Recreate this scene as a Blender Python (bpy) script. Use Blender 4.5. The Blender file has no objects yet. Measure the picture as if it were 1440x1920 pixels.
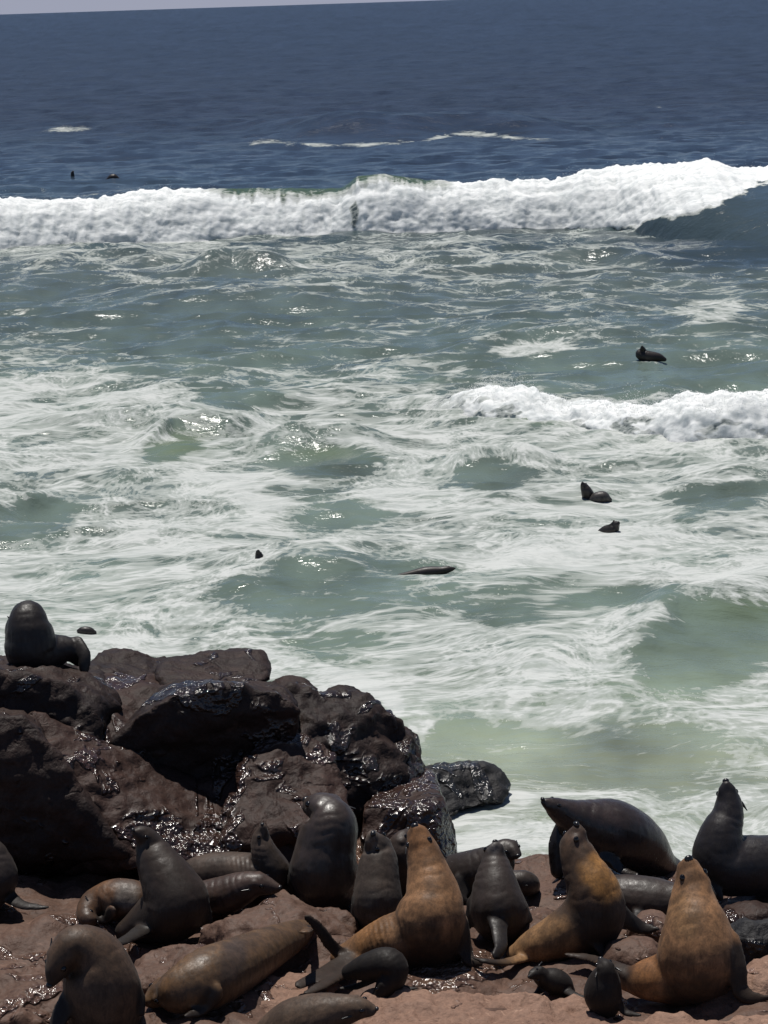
import bpy, bmesh, math, random
import numpy as np
from mathutils import Vector, Matrix
from mathutils.bvhtree import BVHTree

random.seed(7)
rng = np.random.default_rng(11)
scene = bpy.context.scene
COL = scene.collection

# ------------------------------------------------------------------ camera
W_REF, H_REF, F_PX = 1440.0, 1920.0, 5000.0
CAM = Vector((0.0, 0.0, 8.2))
PITCH, ROLL = math.atan(957.0 / F_PX), math.radians(1.85)
Fv = Vector((0, math.cos(PITCH), -math.sin(PITCH)))
R0 = Vector((1, 0, 0)); U0 = Vector((0, math.sin(PITCH), math.cos(PITCH)))
Rv = R0 * math.cos(ROLL) - U0 * math.sin(ROLL)
Uv = U0 * math.cos(ROLL) + R0 * math.sin(ROLL)
cam_data = bpy.data.cameras.new("camera")
cam_data.sensor_fit = 'VERTICAL'; cam_data.sensor_height = 24.0
cam_data.lens = 24.0 * F_PX / H_REF
cam_data.clip_start = 0.5; cam_data.clip_end = 60000
cam = bpy.data.objects.new("camera", cam_data); COL.objects.link(cam)
M = Matrix((Rv, Uv, -Fv)).transposed().to_4x4(); M.translation = CAM
cam.matrix_world = M
scene.camera = cam

# ------------------------------------------------------------------ sky, sun, exposure
SUN_DIR = Vector((-0.09, 0.215, 0.97)).normalized()
world = bpy.data.worlds.new("World"); scene.world = world; world.use_nodes = True
wn = world.node_tree.nodes; wl = world.node_tree.links
sky = wn.new("ShaderNodeTexSky"); sky.sky_type = 'NISHITA'; sky.sun_disc = False
sky.sun_elevation = math.asin(SUN_DIR.z); sky.sun_rotation = math.atan2(SUN_DIR.x, SUN_DIR.y)
sky.air_density = 0.7; sky.dust_density = 0.3; sky.ozone_density = 3.0
wn["Background"].inputs["Strength"].default_value = 0.068
tcw = wn.new("ShaderNodeTexCoord"); sep = wn.new("ShaderNodeSeparateXYZ"); wl.new(tcw.outputs["Generated"], sep.inputs[0])
hz = wn.new("ShaderNodeMapRange"); hz.interpolation_type = 'SMOOTHSTEP'          # sea haze along the whole horizon
wl.new(sep.outputs[2], hz.inputs[0]); hz.inputs[1].default_value = 0.0; hz.inputs[2].default_value = 0.09; hz.inputs[3].default_value = 1.0; hz.inputs[4].default_value = 0.0
hm = wn.new("ShaderNodeMix"); hm.data_type = 'RGBA'; wl.new(hz.outputs[0], hm.inputs[0]); wl.new(sky.outputs[0], hm.inputs[6])
hm.inputs[7].default_value = (4.9, 5.2, 6.6, 1)
wl.new(hm.outputs[2], wn["Background"].inputs["Color"])
sun_d = bpy.data.lights.new("sun", 'SUN'); sun_d.energy = 4.7; sun_d.angle = math.radians(0.53)
sun_d.color = (1.0, 0.96, 0.9)
sun = bpy.data.objects.new("sun", sun_d); COL.objects.link(sun)
sun.location = (0, 30, 40); sun.rotation_euler = SUN_DIR.to_track_quat('Z', 'Y').to_euler()
scene.view_settings.view_transform = 'Standard'; scene.view_settings.look = 'None'
scene.view_settings.exposure = 0.0; scene.view_settings.gamma = 1.0
scene.view_settings.use_curve_mapping = False
scene.cycles.use_denoising = True
scene.cycles.max_bounces = 6; scene.cycles.diffuse_bounces = 3; scene.cycles.glossy_bounces = 3
scene.cycles.sample_clamp_indirect = 4.0
scene.cycles.caustics_reflective = False; scene.cycles.caustics_refractive = False

# ------------------------------------------------------------------ drafting helpers
def ray(px, py):
    return Fv + Rv * ((px - W_REF / 2) / F_PX) - Uv * ((py - H_REF / 2) / F_PX)
def at(px, py, Y):
    d = ray(px, py); return CAM + d * (Y / d.y)
def sea_at(px, py, z=0.0):
    d = ray(px, py); return CAM + d * ((z - CAM.z) / d.z)
def project(P):
    Q = P - np.array(CAM)
    d = Q @ np.array(Fv)
    return W_REF / 2 + F_PX * (Q @ np.array(Rv)) / d, H_REF / 2 - F_PX * (Q @ np.array(Uv)) / d
def mpp(Y):
    return Y / F_PX * 1.03

# ------------------------------------------------------------------ noise
_p = rng.permutation(256); PERM = np.concatenate([_p, _p, _p]).astype(np.int32)
_g = rng.normal(size=(256, 3)); GRAD = (_g / np.linalg.norm(_g, axis=1)[:, None]).astype(np.float32)
def pn(x, y, z):
    x = np.asarray(x, np.float64); y = np.asarray(y, np.float64) + 0 * x; z = np.asarray(z, np.float64) + 0 * x
    xi = np.floor(x).astype(np.int64); yi = np.floor(y).astype(np.int64); zi = np.floor(z).astype(np.int64)
    xf = (x - xi).astype(np.float32); yf = (y - yi).astype(np.float32); zf = (z - zi).astype(np.float32)
    xi &= 255; yi &= 255; zi &= 255
    u = xf * xf * xf * (xf * (xf * 6 - 15) + 10); v = yf * yf * yf * (yf * (yf * 6 - 15) + 10); w = zf * zf * zf * (zf * (zf * 6 - 15) + 10)
    out = 0
    for dx in (0, 1):
        a = PERM[xi + dx]; wx = u if dx else 1 - u
        for dy in (0, 1):
            b = PERM[a + yi + dy]; wy = v if dy else 1 - v
            for dz in (0, 1):
                g = GRAD[PERM[b + zi + dz]]; wz = w if dz else 1 - w
                out = out + wx * wy * wz * (g[..., 0] * (xf - dx) + g[..., 1] * (yf - dy) + g[..., 2] * (zf - dz))
    return out * 1.5
def fbm(x, y, z, octv=4, gain=0.5, lac=2.03):
    o = 0; a = 1.0; f = 1.0
    for i in range(octv):
        o = o + a * pn(x * f + 13.1 * i, y * f + 7.7 * i, z * f + 3.3 * i); a *= gain; f *= lac
    return o
def ridged(x, y, z, octv=4, gain=0.5, lac=2.1):
    o = 0; a = 1.0; f = 1.0
    for i in range(octv):
        o = o + a * (1 - 2 * np.abs(pn(x * f + 5.1 * i, y * f + 9.7 * i, z * f + 1.3 * i))); a *= gain; f *= lac
    return o
def sstep(a, b, x):
    t = np.clip((x - a) / (b - a), 0, 1); return t * t * (3 - 2 * t)

# ------------------------------------------------------------------ object helpers
def tag(o, label=None, cat=None, group=None, kind=None):
    if label: o["label"] = label
    if cat: o["category"] = cat
    if group: o["group"] = group
    if kind: o["kind"] = kind
    return o
def link(name, me, mat=None, parent=None, smooth=True):
    o = bpy.data.objects.new(name, me); COL.objects.link(o)
    if mat:
        me.materials.clear(); me.materials.append(mat)
    if smooth and len(me.polygons):
        me.polygons.foreach_set("use_smooth", np.ones(len(me.polygons), dtype=bool))
    if parent: o.parent = parent
    return o
def mesh_np(name, V, Fq):
    me = bpy.data.meshes.new(name)
    n = Fq.shape[1]
    me.vertices.add(len(V)); me.vertices.foreach_set("co", np.asarray(V, np.float32).ravel())
    me.loops.add(Fq.size); me.loops.foreach_set("vertex_index", Fq.astype(np.int32).ravel())
    me.polygons.add(len(Fq)); me.polygons.foreach_set("loop_start", np.arange(0, Fq.size, n, dtype=np.int32))
    me.update(calc_edges=True); me.validate()
    return me
def grid_faces(nr, nc):
    i = np.arange(nr - 1)[:, None] * nc + np.arange(nc - 1)[None, :]
    i = i.ravel()
    return np.stack([i, i + 1, i + nc + 1, i + nc], 1)
def set_attr(me, name, data, kind='FLOAT'):
    a = me.attributes.new(name, kind, 'POINT')
    if kind == 'FLOAT': a.data.foreach_set("value", np.asarray(data, np.float32).ravel())
    else:
        d = np.ones((len(me.vertices), 4), np.float32); d[:, :3] = data
        a.data.foreach_set("color", d.ravel())
def coords(me):
    c = np.empty(len(me.vertices) * 3, np.float32); me.vertices.foreach_get("co", c); return c.reshape(-1, 3).astype(np.float64)
def normals(me):
    c = np.empty(len(me.vertices) * 3, np.float32); me.vertex_normals.foreach_get("vector", c); return c.reshape(-1, 3).astype(np.float64)
def remeshed(me, voxel, smooth_it=3):
    """one closed skin round everything in the mesh"""
    t = bpy.data.objects.new("temp", me); COL.objects.link(t)
    m = t.modifiers.new("r", 'REMESH'); m.mode = 'VOXEL'; m.voxel_size = voxel; m.adaptivity = 0
    if smooth_it:
        s = t.modifiers.new("s", 'SMOOTH'); s.factor = 0.5; s.iterations = smooth_it
    dg = bpy.context.evaluated_depsgraph_get(); dg.update()
    out = bpy.data.meshes.new_from_object(t.evaluated_get(dg))
    bpy.data.objects.remove(t); bpy.data.meshes.remove(me)
    return out

# ------------------------------------------------------------------ materials
class NT:
    def __init__(s, name):
        s.m = bpy.data.materials.new(name); s.m.use_nodes = True
        s.t = s.m.node_tree; s.b = s.t.nodes["Principled BSDF"]; s.out = s.t.nodes["Material Output"]
    def n(s, typ, **kw):
        nd = s.t.nodes.new(typ)
        for k, v in kw.items(): setattr(nd, k, v)
        return nd
    def put(s, inp, v):
        if isinstance(v, (int, float, tuple)): inp.default_value = v
        else: s.t.links.new(v, inp)
    def math(s, op, a, b=0.0, c=None, clamp=False):
        nd = s.n("ShaderNodeMath", operation=op); nd.use_clamp = clamp
        s.put(nd.inputs[0], a); s.put(nd.inputs[1], b)
        if c is not None: s.put(nd.inputs[2], c)
        return nd.outputs[0]
    def ramp(s, v, lo, hi, a=0.0, b=1.0, smooth=True):
        nd = s.n("ShaderNodeMapRange"); nd.interpolation_type = 'SMOOTHSTEP' if smooth else 'LINEAR'
        s.put(nd.inputs[0], v); s.put(nd.inputs[1], lo); s.put(nd.inputs[2], hi); s.put(nd.inputs[3], a); s.put(nd.inputs[4], b)
        return nd.outputs[0]
    def mix(s, f, a, b, mode='MIX'):
        nd = s.n("ShaderNodeMix", data_type='RGBA', blend_type=mode)
        s.put(nd.inputs[0], f)
        for i, v in ((6, a), (7, b)):
            if isinstance(v, tuple): nd.inputs[i].default_value = (*v, 1.0) if len(v) == 3 else v
            else: s.t.links.new(v, nd.inputs[i])
        return nd.outputs[2]
    def pos(s, scale=(1, 1, 1)):
        g = s.n("ShaderNodeNewGeometry"); mp = s.n("ShaderNodeMapping")
        mp.inputs["Scale"].default_value = scale
        s.t.links.new(g.outputs["Position"], mp.inputs["Vector"]); return mp.outputs[0]
    def noise(s, vec, scale, detail=4, rough=0.5, dist=0.0, typ='FBM'):
        nd = s.n("ShaderNodeTexNoise"); nd.noise_type = typ
        s.t.links.new(vec, nd.inputs["Vector"])
        nd.inputs["Scale"].default_value = scale; nd.inputs["Detail"].default_value = detail
        nd.inputs["Roughness"].default_value = rough; nd.inputs["Distortion"].default_value = dist
        return nd.outputs[0]
    def voro(s, vec, scale, feature='F1', rnd=1.0):
        nd = s.n("ShaderNodeTexVoronoi", feature=feature)
        s.t.links.new(vec, nd.inputs["Vector"]); nd.inputs["Scale"].default_value = scale
        nd.inputs["Randomness"].default_value = rnd
        return nd.outputs["Distance"]
    def attr(s, name, col=False):
        nd = s.n("ShaderNodeAttribute", attribute_name=name)
        return nd.outputs["Color"] if col else nd.outputs["Fac"]
    def bump(s, h, strength, dist, nrm=None):
        nd = s.n("ShaderNodeBump"); s.put(nd.inputs["Height"], h)
        s.put(nd.inputs["Strength"], strength); nd.inputs["Distance"].default_value = dist
        if nrm is not None: s.t.links.new(nrm, nd.inputs["Normal"])
        return nd.outputs[0]

def water_material():
    k = NT("sea_water")
    foam = k.attr("foam"); wc = k.attr("water", True); far = k.attr("open_sea")
    fl = k.n("ShaderNodeAttribute", attribute_name="flow").outputs["Vector"]
    def fs(sc):
        mp = k.n("ShaderNodeMapping"); mp.inputs["Scale"].default_value = sc
        k.t.links.new(fl, mp.inputs["Vector"]); return mp.outputs[0]
    p = fs((0.62, 1.0, 1)); p2 = fs((0.38, 1.25, 1))
    lace = k.noise(p, 0.9, 6, 0.56, 0.9)
    strk = k.noise(p2, 2.4, 5, 0.58, 0.7)
    fine = k.noise(p, 7.0, 4, 0.6, 0.6)
    def ridge(vec, sc, w, dist):
        q = k.math('ABSOLUTE', k.math('SUBTRACT', k.noise(vec, sc, 4, 0.52, dist), 0.5))
        return k.math('SUBTRACT', 1.0, k.math('MULTIPLY', q, w), clamp=True)
    r1, r2 = ridge(p, 1.0, 17.0, 1.5), ridge(p2, 2.9, 12.0, 1.0)
    cen = lambda q, w: k.math('MULTIPLY', k.math('SUBTRACT', q, 0.5), w)
    v = k.math('ADD', foam, cen(lace, 1.7))
    v = k.math('ADD', v, cen(strk, 0.75))
    net1 = k.ramp(k.voro(fs((0.8, 1.15, 1)), 2.3, 'DISTANCE_TO_EDGE'), 0.0, 0.13, 1.0, 0.0)
    net2 = k.ramp(k.voro(p, 7.5, 'DISTANCE_TO_EDGE'), 0.0, 0.2, 1.0, 0.0)
    web = k.math('MAXIMUM', k.math('MULTIPLY', r1, 0.9), k.math('MULTIPLY', r2, 0.65))
    web = k.math('ADD', k.math('MAXIMUM', web, k.math('MULTIPLY', net1, 0.75)), k.math('MULTIPLY', net2, 0.32))
    w = k.math('ADD', v, k.math('MULTIPLY', web, 0.36))
    grain = k.noise(p2, 17.0, 4, 0.65, 0.5)
    w = k.math('ADD', w, k.math('ADD', cen(fine, 1.0), cen(grain, 0.6)))
    gate = k.ramp(foam, 0.02, 0.14)
    thin = k.math('MULTIPLY', k.ramp(v, 0.15, 0.95), gate)
    thick = k.math('MULTIPLY', k.ramp(w, 0.56, 0.86), gate)
    crisp = k.math('MULTIPLY', k.ramp(w, 0.86, 1.14), gate)
    c = k.mix(k.math('MULTIPLY', thin, 0.46), wc, (0.255, 0.285, 0.262))
    c = k.mix(k.math('MULTIPLY', thick, 0.66), c, (0.365, 0.39, 0.367))
    c = k.mix(k.math('MULTIPLY', crisp, 0.75), c, k.mix(k.ramp(k.math('ADD', k.math('MULTIPLY', grain, 0.5), k.math('MULTIPLY', strk, 0.5)), 0.36, 0.6), (0.36, 0.385, 0.37), (0.56, 0.57, 0.555)))  # grey streaks paint small wavelet shadows into the foam colour
    white = k.ramp(foam, 1.0, 1.3, 0.0, 0.85)
    c = k.mix(white, c, k.mix(k.ramp(k.math('ADD', k.math('MULTIPLY', fine, 0.5), k.math('MULTIPLY', strk, 0.5)), 0.35, 0.6), (0.52, 0.55, 0.55), (0.78, 0.79, 0.78)))
    k.put(k.b.inputs["Base Color"], c)
    k.put(k.b.inputs["Roughness"], k.math('ADD', k.ramp(thick, 0.0, 1.0, 0.15, 0.7), k.math('MULTIPLY', far, 0.2)))
    k.b.inputs["IOR"].default_value = 1.33
    k.put(k.b.inputs["Specular IOR Level"], k.math('MULTIPLY', k.ramp(thin, 0.0, 1.0, 0.5, 0.12), k.ramp(far, 0, 1, 1.0, 0.25)))
    k.put(k.b.inputs["Subsurface Weight"], k.ramp(foam, 0.9, 1.3, 0.0, 0.8))
    k.b.inputs["Subsurface Radius"].default_value = (1, 1, 1); k.b.inputs["Subsurface Scale"].default_value = 0.4
    rip = k.noise(k.pos((1, 1.6, 1)), 2.4, 6, 0.6, 0.4)
    chop = k.noise(k.pos((0.6, 1.2, 1)), 0.7, 6, 0.6, 0.3)
    farw = k.noise(k.pos((0.7, 0.5, 1)), 0.8, 6, 0.72, 0.2)
    n0 = k.bump(k.math('MULTIPLY', farw, far), 0.6, 1.0)
    n1 = k.bump(chop, 0.45, 0.3, n0)
    n2 = k.bump(rip, 0.4, 0.05, n1)
    n3 = k.bump(k.math('ADD', thick, fine), 0.4, 0.02, n2)
    k.put(k.b.inputs["Normal"], n3)
    return k.m

def rock_material(name, c1, c2, c3, wet=0.5, bumpk=1.0, dry_rough=0.6):
    """wet: share of the surface under a film of water with glinting knobbles"""
    k = NT(name); p = k.pos()
    a = k.noise(p, 1.3, 6, 0.6, 0.5); b = k.noise(p, 6.0, 6, 0.65, 0.4); d = k.noise(p, 30.0, 4, 0.65)
    c = k.mix(k.ramp(a, 0.35, 0.65), c1, c2)
    c = k.mix(k.math('MULTIPLY', k.ramp(b, 0.5, 0.75), 0.7), c, c3)
    c = k.mix(k.math('MULTIPLY', k.ramp(d, 0.35, 0.65), 0.35), c, tuple(0.4 * x for x in c1))
    wp = k.n("ShaderNodeVectorMath", operation='MULTIPLY_ADD'); nz = k.n("ShaderNodeTexNoise"); nz.inputs["Scale"].default_value = 2.2; nz.inputs["Detail"].default_value = 4
    k.t.links.new(p, nz.inputs["Vector"]); k.t.links.new(nz.outputs["Color"], wp.inputs[0]); wp.inputs[1].default_value = (.7, .7, .7); k.t.links.new(p, wp.inputs[2])
    crack = k.ramp(k.math('ADD', k.voro(wp.outputs[0], 0.9, 'DISTANCE_TO_EDGE'), k.ramp(k.noise(p, 1.1, 2), 0.4, 0.6, 0.0, 0.06)), 0.0, 0.03)
    c = k.mix(k.math('MULTIPLY', k.math('SUBTRACT', 1.0, crack), 0.3), c, tuple(0.3 * x for x in c1))
    pit = k.ramp(k.voro(wp.outputs[0], 6.5), 0.07, 0.2)
    pitm = k.math('MULTIPLY', k.math('SUBTRACT', 1.0, pit), k.ramp(a, 0.45, 0.6))
    c = k.mix(k.math('MULTIPLY', pitm, 0.6), c, tuple(0.35 * x for x in c1))
    scuff = k.ramp(k.noise(p, 11.0, 5, 0.7, 0.5), 0.60, 0.70)
    c = k.mix(k.math('MULTIPLY', scuff, 0.45), c, tuple(min(.5, 1.9 * x) for x in c2))
    k.put(k.b.inputs["Base Color"], c)
    film = k.noise(p, 1.7, 3, 0.6, 0.8)
    film = k.ramp(film, 0.66 - 0.26 * wet, 0.72 - 0.26 * wet)
    k.put(k.b.inputs["Roughness"], k.ramp(film, 0, 1, dry_rough, 0.15))
    k.put(k.b.inputs["Specular IOR Level"], k.ramp(film, 0, 1, 0.2, 0.7))
    lump = k.voro(p, 17.0, 'SMOOTH_F1'); lump2 = k.voro(p, 38.0, 'SMOOTH_F1')
    lum = k.math('ADD', lump, k.math('MULTIPLY', lump2, 0.5))
    n1 = k.bump(b, 0.5 * bumpk, 0.06)
    n2 = k.bump(k.math('MULTIPLY', lum, k.ramp(film, 0, 1, 0.15, 1.0)), 1.0, 0.040, n1)
    n2 = k.bump(crack, 0.35, 0.02, n2)
    n2 = k.bump(k.math('MULTIPLY', pitm, -1.0), 0.5, 0.03, n2)
    n3 = k.bump(d, 0.45 * bumpk, 0.015, n2)
    k.put(k.b.inputs["Normal"], n3)
    return k.m

def fur_material():
    k = NT("seal_fur"); c = k.attr("fur", True); wet = k.attr("wet")
    tc = k.n("ShaderNodeTexCoord").outputs["Object"]
    n1 = k.noise(tc, 9.0, 5, 0.6, 0.4); n2 = k.noise(tc, 70.0, 3, 0.6, 0.3)
    cc = k.mix(k.ramp(n1, 0.35, 0.65), c, k.mix(0.5, c, (0.02, 0.014, 0.01)))
    cc = k.mix(k.math('MULTIPLY', k.ramp(n2, 0.4, 0.7), 0.3), cc, (0.02, 0.015, 0.012))
    mp = k.n("ShaderNodeMapping"); mp.inputs["Scale"].default_value = (1, 1, .22); k.t.links.new(tc, mp.inputs["Vector"])
    st = k.noise(mp.outputs[0], 34.0, 4, 0.65, 0.6)
    cc = k.mix(k.math('MULTIPLY', k.ramp(st, 0.42, 0.68), 0.5), cc, k.mix(0.6, cc, (0.012, 0.009, 0.008)))
    k.put(k.b.inputs["Base Color"], cc)
    k.put(k.b.inputs["Roughness"], k.math('ADD', k.ramp(wet, 0, 1, 0.6, 0.26, False), k.math('MULTIPLY', k.math('SUBTRACT', st, 0.45), 0.7), clamp=True))
    k.put(k.b.inputs["Specular IOR Level"], k.ramp(wet, 0, 1, 0.15, 0.5, False))
    k.put(k.b.inputs["Sheen Weight"], 0.03); k.b.inputs["Sheen Roughness"].default_value = 0.4
    b = k.bump(st, 0.3, 0.008); b2 = k.bump(n1, 0.2, 0.012, b)
    k.put(k.b.inputs["Normal"], b2)
    return k.m

def plain(name, col, rough, spec=0.5):
    k = NT(name); p = k.n("ShaderNodeTexCoord").outputs["Object"]
    c = k.mix(k.noise(p, 30, 2), col, tuple(0.6 * x for x in col))
    k.put(k.b.inputs["Base Color"], c); k.b.inputs["Roughness"].default_value = rough
    k.b.inputs["Specular IOR Level"].default_value = spec
    return k.m

M_WATER = water_material()
M_WET = rock_material("wet_black_rock", (0.019, 0.012, 0.0105), (0.034, 0.020, 0.016), (0.052, 0.030, 0.023), 0.42, 1.0)
M_DKBR = rock_material("wet_umber_rock", (0.032, 0.018, 0.014), (0.048, 0.026, 0.020), (0.062, 0.034, 0.026), 0.7, 0.8)
M_BROWN = rock_material("damp_brown_rock", (0.090, 0.052, 0.037), (0.122, 0.072, 0.052), (0.155, 0.092, 0.065), 0.45, 0.7)
M_TAN = rock_material("tan_rock", (0.22, 0.13, 0.092), (0.27, 0.165, 0.118), (0.15, 0.084, 0.058), 0.15, 1.1, 0.7)
M_GREY = rock_material("dark_grey_rock", (0.02, 0.02, 0.022), (0.03, 0.028, 0.028), (0.05, 0.047, 0.045), 0.3, 1.2)
M_FUR = fur_material()
M_EYE = plain("eye_black", (0.006, 0.005, 0.005), 0.08)
M_NOSE = plain("nose_leather", (0.012, 0.010, 0.010), 0.3)
M_WHISK = plain("whisker_hair", (0.35, 0.3, 0.25), 0.5)
M_SPRAY = plain("spray_white", (0.85, 0.86, 0.85), 0.7, 0.2)

# ------------------------------------------------------------------ sea
PXK = np.array([0, 360, 720, 1080, 1440.0])
DT = [(-50, 0, 0, 0, 0, 0), (330, 0, 0, 0, 0, 0), (440, .40, .40, .40, .40, .0), (470, .65, .6, .55, .55, .0), (500, .4, .55, .6, .5, .06),
      (530, .25, .55, .45, .45, .35), (570, .2, .35, .4, .45, .35), (600, .3, .12, .3, .4, .45), (640, .4, .2, .4, .45, .35),
      (680, .45, .3, .45, .35, .2), (720, .7, .45, .55, .3, .12), (760, .8, .65, .7, .6, .5), (810, .8, .75, .8, .85, .85),
      (850, .75, .7, .7, .75, .75), (900, .6, .65, .55, .65, .6), (950, .5, .75, .45, .7, .55), (1000, .6, .8, .5, .75, .7),
      (1040, .65, .75, .45, .75, .7), (1090, .7, .6, .25, .75, .65), (1140, .75, .6, .35, .55, .55), (1190, .75, .65, .5, .7, .4),
      (1240, .8, .75, .65, .7, .55), (1290, .8, .75, .6, .6, .55), (1340, .6, .6, .6, .6, .6), (1400, .5, .5, .48, .42, .5),
      (1460, .5, .5, .5, .5, .55), (1500, .8, .8, .7, .6, .6), (1560, .85, .85, .85, .8, .75), (1900, .9, .9, .9, .9, .9)]
DT_Y = np.array([d[0] for d in DT], float); DT_V = np.array([d[1:] for d in DT], float)
# patches of clear water / foam on the sea: x, y, rx, ry, tilt, density
PATCH = [(900, 1550, 130, 45, 0, .9), (640, 1272, 150, 18, 22, .95), (800, 1385, 38, 60, 0, .85), (745, 1328, 26, 22, 0, 1.0), (960, 1500, 60, 14, 0, 1.0), (620, 866, 110, 34, -4, .10), (930, 892, 95, 36, -5, .12), (1345, 930, 120, 26, -6, .12), (590, 960, 130, 50, 0, .25),
         (60, 975, 120, 38, -14, .2), (560, 1110, 190, 55, -3, .16), (1160, 1118, 130, 24, -3, .06), (950, 1150, 110, 30, -8, .14),
         (1340, 1215, 165, 85, -12, .02), (1000, 1415, 270, 55, 2, .16), (1150, 1455, 150, 30, 0, .2), (450, 590, 330, 32, -2, .10),
         (440, 520, 85, 18, -3, .08), (60, 560, 230, 50, 0, .18), (1230, 690, 260, 44, 2, .08), (800, 640, 90, 24, 0, .12),
         (1330, 580, 80, 22, -5, .8), (1000, 655, 90, 14, -6, .75), (120, 740, 190, 40, -5, .85), (450, 740, 90, 22, 0, .2),
         (780, 700, 60, 16, 0, .25), (1080, 1020, 260, 34, -5, .9), (420, 940, 160, 60, 16, .85), (820, 940, 190, 30, 3, .85),
         (640, 1200, 150, 26, 4, .3), (1020, 1245, 130, 30, 2, .75), (1390, 1090, 120, 26, -12, .85), (320, 840, 60, 22, -14, .15),
         (1000, 775, 70, 16, 0, .2), (900, 1350, 80, 20, 2, .35), (1250, 1380, 120, 30, -6, .3)]
CAPS = [(1215, 678, 45, 4, 0, .6), (1110, 942, 40, 5, 0, .8), (1146, 1000, 40, 4, 0, .8), (486, 1050, 22, 4, 0, .75), (800, 1084, 70, 5, -8, .7), (162, 1190, 30, 4, 0, .8),
        (130, 243, 60, 5, -3, .75), (490, 266, 28, 7, -6, .6), (890, 252, 70, 5, 0, .8), (1235, 200, 10, 3, 0, .4)]
# swell ridges: crest polyline in photo pixels, height, front width, back width
RIDGE = [([(150, 598), (400, 582), (760, 580)], .42, 1.5, 5.0), ([(340, 520), (440, 503), (560, 512)], .45, .8, 2.2),
         ([(1150, 1215), (1260, 1150), (1440, 1110), (1560, 1095)], .42, 1.0, 1.6), ([(470, 855), (600, 838), (740, 848)], .32, .8, 1.6),
         ([(840, 875), (940, 862), (1040, 872)], .26, .8, 1.4), ([(-100, 800), (250, 800), (480, 770), (700, 742), (800, 735)], .28, .7, 2.0),
         ([(250, 845), (330, 815), (430, 815), (500, 800)], .30, .5, 1.5), ([(-200, 735), (150, 725), (380, 745)], .18, .7, 2.0),
         ([(1240, 925), (1350, 908), (1500, 895)], .2, .8, 1.5), ([(-200, 1010), (60, 955), (160, 925)], .22, .6, 1.3),
         ([(850, 1130), (1000, 1098), (1300, 1095)], .16, .7, 1.3), ([(820, 665), (1000, 640), (1200, 635), (1500, 640)], .35, 1.5, 4.0),
         ([(400, 1085), (560, 1065), (720, 1075)], .18, .9, 1.6), ([(900, 1310), (1150, 1300), (1440, 1265)], .12, .5, 1.0),
         ([(0, 500), (200, 492), (330, 498)], .35, 1.2, 3), ([(900, 500), (1100, 493), (1300, 500)], .3, 1.2, 3),
         ([(0, 250), (400, 240), (800, 255)], .5, 4, 12), ([(500, 255), (850, 240), (1100, 248)], .9, 5, 14)]
def poly_world(pl):
    return np.array([tuple(sea_at(*p))[:2] for p in pl])
def ridge_h(X, Y):
    z = np.zeros_like(X)
    for pl, h, wf, wb in RIDGE:
        w = poly_world(pl)
        yc = np.interp(X, w[:, 0], w[:, 1])
        yc = yc + 0.8 * wf * pn(X / (3 * wf), X * 0 + h * 7, 0.3)
        x0, x1 = w[0, 0], w[-1, 0]; L = x1 - x0
        am = sstep(x0 - .1 * L, x0 + .3 * L, X) * (1 - sstep(x1 - .3 * L, x1 + .1 * L, X))
        t = Y - yc
        z += h * am * np.where(t < 0, np.exp(-(t / wf) ** 2), np.exp(-(t / wb) ** 2))
    return z
def sea_height(X, Y):
    k = sstep(20, 60, Y)
    far = sstep(90, 160, Y)
    z = 0.12 * (0.4 + k) * pn(X / 3.1, Y / 1.7, 0.2) + 0.15 * ridged(X / 4.2 + 9, Y / 2.2, 0.7, 3) * (0.2 + 0.9 * k) * (1 - .6 * far)
    z += 0.035 * fbm(X / 0.9, Y / 0.55, 4.4, 3) + far * 0.10 * ridged(X / 6.0, Y / 4.0, 2.2, 3) + far * 0.25 * pn(X / 30, Y / 16, 8.8)
    return z + ridge_h(X, Y) - 0.06
def density(px, py, X, Y):
    wx = 26 * fbm(X / 2.2, Y / 2.8, 1.1, 4, .6); wy = 10 * fbm(X / 2.0 + 40, Y / 2.8, 5.1, 4, .6)
    qx, qy = px + wx, py + wy
    fi = np.interp(qy, DT_Y, np.arange(len(DT_Y))); i0 = np.clip(fi.astype(int), 0, len(DT_Y) - 2); ft = fi - i0
    fx = np.clip(qx / 360.0, 0, 3.9999); j0 = fx.astype(int); gx = fx - j0
    A = DT_V[i0, j0] * (1 - gx) + DT_V[i0, j0 + 1] * gx; B = DT_V[i0 + 1, j0] * (1 - gx) + DT_V[i0 + 1, j0 + 1] * gx
    d = A * (1 - ft) + B * ft
    for x, y, rx, ry, an, val in PATCH:
        a = math.radians(an); ux = (qx - x) * math.cos(a) + (qy - y) * math.sin(a); uy = -(qx - x) * math.sin(a) + (qy - y) * math.cos(a)
        m = 1 - sstep(0.55, 1.15, np.sqrt((ux / rx) ** 2 + (uy / ry) ** 2))
        d = d * (1 - m) + val * m
    for x, y, rx, ry, an, val in CAPS:
        a = math.radians(an); sx, sy = px + wx * .3, py + wy * .25
        ux = (sx - x) * math.cos(a) + (sy - y) * math.sin(a); uy = -(sx - x) * math.sin(a) + (sy - y) * math.cos(a)
        m = 1 - sstep(0.3, 1.1, np.sqrt((ux / rx) ** 2 + (uy / ry) ** 2))
        d = np.maximum(d, val * m)
    yl = np.interp(px, [440, 500, 560, 640, 720, 800, 850, 900, 960, 1060], [268, 263, 270, 273, 269, 262, 253, 251, 258, 264]) + .12 * wy
    m = (1 - sstep(.8, 4.0, np.abs(py - yl))) * sstep(430, 480, px) * (1 - sstep(1000, 1060, px))
    return np.maximum(d, m * np.clip(.62 + .5 * pn(X / 1.5, Y * 0, 2.2), 0, .9))
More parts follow.
